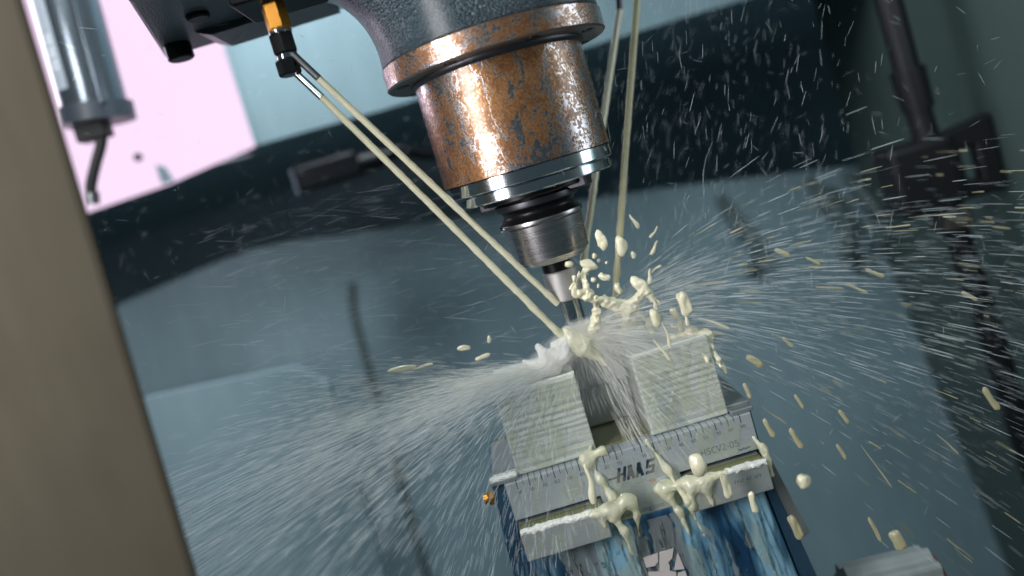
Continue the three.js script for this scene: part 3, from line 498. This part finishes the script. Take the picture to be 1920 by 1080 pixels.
{ // droplets thrown far to the right
  const s = new Spray(), rays = []; for (let k = 0; k < 70; k++) rays.push([-0.15 + gauss() * 0.6, rr(-0.5, 0.4)]);
  for (let k = 0; k < 2700; k++) {
    const ray = rnd() < 0.5 ? rays[Math.floor(rnd() * rays.length)] : null, a = ray ? ray[0] + gauss() * 0.03 : -0.12 + gauss() * 0.62, far = 50 + 430 * rnd(), dir = V(Math.cos(a), Math.sin(a) * 0.75, ray ? ray[1] + gauss() * 0.05 : rr(-0.5, 0.45)).normalize();
    fling(s, V(60, -130, 0), dir, far, 0.00075, rr(0.08, 0.30), rr(4, 22));
  }
  for (let k = 0; k < 700; k++) { const a = -0.1 + gauss() * 0.55, far = 70 + 400 * rnd(); fling(s, V(60, -130, 0), V(Math.cos(a), Math.sin(a), rr(-0.45, 0.35)).normalize(), far, 0.0008, rr(0.25, 0.6), rr(10, 30)); }
  s.build('right_spray', 'fine droplets of coolant flying off to the right of the vise', sprayMat);
}
{ // mist of short threads drifting everywhere, thicker behind the spindle on the right
  const s = new Spray();
  for (let k = 0; k < 2000; k++) s.add(V(rr(-420, 420), rr(-330, 190), rr(-330, 90)), V(gauss(), gauss(), gauss() * 0.6), rr(0.07, 0.2), rr(3, 13));
  for (let k = 0; k < 850; k++) s.add(V(100 + 230 * Math.pow(rnd(), 1.6), rr(-150, 150), rr(-200, 30)), V(rr(0.1, 0.75), 1, gauss() * 0.3), rr(0.08, 0.26), rr(4, 16));
  for (let k = 0; k < 420; k++) { const y = rr(-130, 20); s.add(V(rr(-230, 30), y, rr(-120, 60)), V(1, rr(-0.4, 0.2), gauss() * 0.4), rr(0.06, 0.16), rr(6, 34)); }
  s.build('drifting_spray', 'short threads of fine spray drifting through the whole work space', sprayMat);
}
// single drops, each its own thing
const variants = {
  o: [0, 1, 2].map((n) => sdf([-0.72, -0.72, -0.72], [0.72, 0.72, 0.72], 26, (x, y, z) => (Math.hypot(x / 0.5, y / 0.5, z / 0.5) - 1) * 0.5 + wob(x + n * 9, y, z, 2.2, 0.26))),
  c: [0, 1, 2].map((n) => sdf([-0.72, -0.72, -0.72], [0.72, 0.72, 0.72], 26, (x, y, z) => { const yy = Math.max(0, Math.abs(y) - 0.28) / 0.22, r = Math.hypot(x, z) / 0.5; return (Math.sqrt(r * r + yy * yy) - 1) * 0.25 + wob(x + n * 9, y, z, 2.4, 0.16); })),
  two: [0, 1].map((n) => sdf([-0.72, -0.72, -0.72], [0.72, 0.72, 0.72], 34, (x, y, z) => smin(cap(x, y, z, [-0.1, 0.12, 0], [-0.14, 0.2, 0.05], 0.34, 0.28), cap(x, y, z, [0.1, -0.24, 0], [0.16 - n * 0.2, -0.14, 0], 0.22, 0.26), 0.12) + wob(x + n * 9, y, z, 2.8, 0.3))),
  s: [0, 1].map((n) => sdf([-0.72, -0.72, -0.72], [0.72, 0.72, 0.72], 30, (x, y, z) => cap(x + 0.12 * Math.sin(y * 5 + n * 2), y, z, [0, -0.42, 0], [0, 0.3, 0], 0.12, 0.34) * 0.8 + wob(x + n * 9, y, z, 2.6, 0.22))),
};
for (const list of Object.values(variants)) for (const g of list) g.scale(M, M, M);
let pick = 0;
function droplet(x, y, z, w, l, angle, kind, label, group, material, tiltZ = 0) {
  if (kind === 'o' && l > 1.7 * w) kind = 'c';
  if (x > 147) { w *= rr(0.5, 0.95); l *= rr(0.8, 1.3); } else { w *= rr(0.85, 1.1); l *= rr(0.85, 1.15); }
  const o = new THREE.Mesh(variants[kind][pick++ % variants[kind].length], material); o.name = numbered('coolant_droplet');
  o.position.set(x * M, y * M, z * M); o.quaternion.setFromUnitVectors(UPV, V(Math.cos(angle), Math.sin(angle), tiltZ).normalize()); o.scale.set(w, l, w * rr(0.8, 1.05));
  o.userData = { label, category: 'droplet', group }; o.castShadow = o.receiveShadow = true; scene.add(o);
}
for (const [x, y, z, w, l, a, k] of [[75,-72,30,9.6,13.2,-1.76,'two'],[87,-80,35,9.1,14.3,-1.61,'o'],[61,-89,20,8.1,12.6,-0.49,'o'],[47,-84,22,4.9,6.1,-0.29,'o'],[67,-83,25,3.6,3.6,-1.86,'o'],[74,-90,30,2.8,2.8,-1.86,'o'],[71,-90,10,2.5,2.9,-1.86,'o'],[69,-101,25,7.7,10.1,-0.75,'two'],[56,-103,22,4.1,17.0,-1.71,'s'],[61,-100,28,3.6,4.0,-1.86,'o'],[64,-107,20,2.4,2.9,-1.86,'o'],[48,-97,25,3.6,12.1,-2.32,'s'],[48,-107,26,4.8,5.6,-1.86,'o'],[54,-110,26,4.8,6.4,-1.86,'o'],[59,-113,30,3.2,3.6,-1.86,'o'],[79,-115,10,7.5,9.1,-1.57,'two'],[96,-116,15,11.5,17.2,-1.40,'two'],[102,-132,18,4.1,13.1,-1.40,'s'],[78,-131,12,9.9,14.0,0.25,'two'],[85,-139,5,7.5,10.0,-1.57,'o'],[109,-116,-5,5.1,10.2,-1.96,'s'],[115,-112,-5,2.5,9.3,0.39,'s'],[108,-69,0,5.1,12.6,-1.32,'s'],[121,-82,0,3.0,10.1,-2.40,'s'],[118,-94,0,3.8,11.0,-2.32,'s'],[100,-95,0,3.8,5.1,-1.57,'o'],[120,-135,40,7.5,16.5,-1.48,'o'],[118,-145,40,3.9,11.8,-1.44,'s'],[97,-140,35,9.5,15.1,-1.48,'o'],[102,-155,35,3.6,17.4,-1.52,'s'],[115,-145,20,5.7,9.8,-1.40,'o'],[117,-156,20,4.1,9.0,-1.57,'o'],[152,-136,-10,3.4,26.6,-0.24,'s'],[144,-163,10,3.7,19.9,-0.62,'s'],[87,-149,0,6.7,12.6,-0.67,'two'],[96,-156,0,4.6,8.4,-1.07,'o'],[124,-171,0,9.3,12.6,-1.48,'two'],[133,-177,10,12.4,21.5,-1.61,'two'],[140,-191,12,5.0,20.6,-1.35,'s'],[91,-240,75,10.3,16.9,-1.57,'o'],[146,-250,120,10.1,10.1,-1.40,'o'],[150,-314,60,8.3,21.2,-1.40,'o'],[208,-326,90,9.3,17.1,-1.35,'o'],[313,-262,60,5.3,17.4,-1.22,'o'],[210,-339,50,3.9,16.2,-1.35,'o'],[187,-236,30,4.4,14.4,-1.28,'o'],[177,-263,30,4.4,16.8,-1.28,'o'],[212,-289,20,3.7,15.5,-1.28,'o'],[221,-262,20,3.3,13.8,-1.22,'o'],[197,-195,10,3.3,12.4,-1.00,'o'],[165,-199,20,5.3,13.0,-0.82,'o'],[152,-218,25,4.8,12.9,-1.44,'o'],[159,-249,30,4.8,14.4,-1.33,'o'],[284,-296,40,2.4,24.4,-1.00,'s'],[227,-296,40,2.4,29.1,-1.22,'s'],[125,-286,60,4.5,17.4,-1.57,'o'],[109,-269,60,5.7,17.4,-1.57,'o'],[208,-123,20,3.7,12.2,-0.71,'o'],[273,-159,20,3.3,14.7,-0.66,'o'],[229,-136,20,2.9,11.4,-0.71,'o'],[328,-191,40,3.1,16.5,-0.75,'o'],[257,-167,20,3.7,13.8,-0.71,'o'],[-103,-130,0,4.2,18.5,-0.09,'o'],[-38,-137,10,3.3,10.8,0.09,'o'],[-29,-125,10,3.7,5.8,-1.86,'o'],[-50,-126,10,3.7,9.1,-0.09,'o'],[-88,-133,0,3.0,16.9,-0.04,'s'],[14,-239,55,7.6,22.9,-1.61,'s'],[96,-166,30,3.2,16.0,-1.22,'s']])
  if (x < 0) droplet(x, y, z, w, l, a, k, 'cream coolant drop flying off above the left jaw', 'drops above the left jaw', cream);
  else if (y > -118 && x < 125) droplet(x, y, z, w, l, a, k, 'plump cream coolant drop beside the collet and free jet', 'plump drops beside the collet', cream);
  else if (x < 147) droplet(x, y, z, w, l, a, k, 'cream coolant drop flying over the right jaw', 'drops over the right jaw', cream);
  else droplet(x, y, z, w, l, a, k, 'long cream coolant drop in the air right of the vise', 'long drops right of the vise', farDrop);
for (let k = 0; k < 150; k++) {
  const a = rr(-0.75, 0.42), far = rr(110, 430), p = V(60, -130, 0).addScaledVector(V(Math.cos(a), Math.sin(a), rr(-0.35, 0.25)).normalize(), far), sag = 0.0008; p.y -= sag * far * far;
  droplet(p.x, p.y, p.z, 0.5 + 1.7 * Math.pow(rnd(), 2), rr(5, 20), Math.atan2(Math.sin(a) - 2 * sag * far, Math.cos(a)), rnd() < 0.5 ? 'o' : 's', 'small slim coolant drop in the air right of the vise', 'small drops right of the vise', farDrop);
}
// thin milky films that wet the metal: a height field, cut where it runs dry
const filmSkin = phys({ color: L(0.92, 0.93, 0.86), roughness: 0.22, transmission: 0.84, thickness: 0, clearcoat: 1, clearcoatRoughness: 0.05 });
function film(label, x0, x1, y0, y1, z, step, bias, sx, sy, sd, slant = 0) {
  const nx = Math.ceil((x1 - x0) / step), ny = Math.ceil((y1 - y0) / step), P = [], I = [], T = [];
  for (let j = 0; j <= ny; j++) for (let i = 0; i <= nx; i++) { const x = x0 + i * step, y = y0 + j * step, q = fbm(x * 0.06 + sd, y * 0.06, 2), n = fbm((x + slant * y) * sx + 2.2 * q + sd, y * sy + sd, 5) + bias, edge = Math.min(i, j, nx - i, ny - j) ? 0 : -0.3;
    const t = n + edge - 0.5; T.push(t); P.push(x, y, z + Math.max(0.02, 0.7 * smooth(0, 0.2, t) * (0.5 + 0.8 * fbm(x * 0.25 + sd, y * 0.12, 2)))); }
  for (let j = 0; j < ny; j++) for (let i = 0; i < nx; i++) { const a = j * (nx + 1) + i, b = a + 1, c = a + nx + 1, d = c + 1; if (T[a] > 0 && T[b] > 0 && T[d] > 0) I.push(a, b, d); if (T[a] > 0 && T[d] > 0 && T[c] > 0) I.push(a, d, c); }
  const g = new THREE.BufferGeometry(); g.setAttribute('position', new THREE.Float32BufferAttribute(P, 3)); g.setIndex(I); g.computeVertexNormals();
  const t = thing('coolant_film', label, 'coolant', [(x0 + x1) / 2, y0, z], 'films of coolant on the vise'); part('film', g, filmSkin, t);
}
film('milky coolant film wetting the left jaw face', -36.5, 26.2, -232.5, -170, 20.1, 0.6, 0.0, 0.12, 0.03, 3.3);
film('milky coolant film wetting the right jaw face', 73.2, 133.5, -232.5, -170, 20.1, 0.6, 0.02, 0.12, 0.02, 8.1, -0.2);
film('milky coolant film running down the graduated plate', -48, 148, -263.4, -235, 28.15, 0.7, -0.05, 0.10, 0.02, 5.7);
film('milky coolant film running down the plate tongue', 21, 83, -290.4, -263.6, 28.15, 0.7, 0.0, 0.08, 0.035, 5.7);
film('milky coolant film on the left front lip', -46.5, 18.4, -289, -270, 44.15, 0.6, -0.02, 0.08, 0.03, 1.9);
film('milky coolant film on the right front lip', 85.6, 146, -289, -270, 44.15, 0.6, -0.02, 0.08, 0.03, 2.6);
film('milky coolant sheet sliding down the blue vise body', -48, 140, -425, -291, 31.2, 0.8, 0.0, 0.13, 0.010, 6.4, 0.12);
// foam lying in bands
for (const [label, a, b, r] of [
  ['white foam band along the left front lip of the vise', [-46, -268.6, 41], [20, -268.4, 41.5], 3.3], ['white foam band along the right front lip of the vise', [85, -268.2, 41], [146, -268.4, 41.5], 3.3],
  ['white foam band on the top front edge of the left jaw', [-37, -168.6, 17.5], [27, -167.6, 16], 1.5], ['white foam band on the top front edge of the right jaw', [74, -168.8, 17.5], [133, -168.6, 17], 1.1],
  ['white foam band on the left slide rail of the vise', [-59, -230.2, 21], [-39, -230, 22], 2.0]]) {
  const t = thing('foam_band', label, 'foam', a, 'foam bands on the vise'), c = [(a[0] + b[0]) / 2, (a[1] + b[1]) / 2, (a[2] + b[2]) / 2], n = 40, w = (b[0] - a[0]) / n, gs = [];
  const h = (b[0] - a[0]) / 2 + 3;
  for (let k = 0; k < n; k += 10) { const x0 = a[0] + w * k, x1 = a[0] + w * (k + 10), y = lerp(a[1], b[1], k / n), cx = (x0 + x1) / 2, hh = (x1 - x0) / 2 + 0.6;
    gs.push(sdf([cx - hh - 1.5, y - hh - 1.5, a[2] - hh - 1.5], [cx + hh + 1.5, y + hh + 1.5, a[2] + hh + 1.5], 56, (x, yy, z) => Math.max(cap(x, (yy - a[1]) * 1.25 + a[1], z, a, b, r, r) + wob(x, yy, z, 0.3, r * 0.8) + wob(x, yy, z, 1.2, r * 0.16), Math.abs(x - cx) - hh))); }
  part('foam', mergeGeometries(gs), milk, t);
}
{ // veil of the finest threads round the cutter
  const s = new Spray();
  for (let k = 0; k < 9000; k++) {
    const a = rr(-2.9, 0.35), e = gauss() * 0.5, dir = V(Math.cos(a) * Math.cos(e), Math.sin(a) * 0.8, Math.sin(e) * 0.6 + 0.15).normalize(); if (dir.y < -0.55 && rnd() < 0.7) continue;
    fling(s, V(36 + gauss() * 7, -138 + gauss() * 6, 12 + gauss() * 6), dir, 2 + 52 * Math.pow(rnd(), 1.4), 0.002, rr(0.03, 0.085), rr(4, 17));
  }
  s.build('cutter_veil', 'veil of finest white spray round the cutter tip', milk);
}
// froth on the front lip and milky threads running over the blue body
{
  const s = new Spray(), ball = new THREE.SphereGeometry(0.5, 10, 8);
  for (let k = 0; k < 2600; k++) { const left = rnd() < 0.52, x = left ? rr(-47, 22) : rr(84, 147), d = Math.pow(rnd(), 1.6) * 6.5, r = 0.5 + 2.0 * Math.pow(rnd(), 5); s.add(V(x, -267.4 - d * 0.12 + rr(-0.4, 0.5), 43.6 - d), V(gauss(), 1, gauss()), r, r); }
  for (let k = 0; k < 420; k++) { const x = rr(-36, 27), r = rr(0.4, 1.4); s.add(V(x, -168.2, rr(-10, 20)), V(0, 1, 0), r, r); }
  for (let k = 0; k < 260; k++) { const r = rr(0.5, 1.5); s.add(V(rr(-58, -38), -230, rr(16, 26)), V(0, 1, 0), r, r); }
  s.build('froth', 'white froth lying along the front lip and jaw edge', milk, ball);
}
{ // clear water ropes and beads clinging to the blue body
  const clear = phys({ color: L(0.85, 0.93, 0.95), roughness: 0.05, transmission: 1, thickness: 0.003, ior: 1.33 });
  const b = new Spray();
  for (let k = 0; k < 46; k++) { const y0 = rr(-330, -292), x0 = rr(-50, 140), n = 5 + Math.floor(rnd() * 9); let x = x0, y = y0; for (let i = 0; i < n; i++) { const l = rr(5, 14), dx = rr(-0.12, 0.2); b.add(V(x + dx * l / 2, y - l / 2, 31.2), V(dx, -1, 0), rr(0.8, 2.2), l * 1.25); x += dx * l; y -= l; } }
  for (let k = 0; k < 130; k++) { const r = 0.8 + 3 * Math.pow(rnd(), 3); b.add(V(rr(-50, 146), rr(-400, -290), 31.3), V(rr(-0.3, 0.3), 1, 0), r, r * rr(1, 1.7)); }
  b.build('wet_film', 'clear rivulets and beads of water on the blue vise body', clear);
}
scene.traverse((o) => { if (o.isMesh) o.castShadow = o.receiveShadow = true; });
scene.updateMatrixWorld(true);
renderer.render(scene, camera);
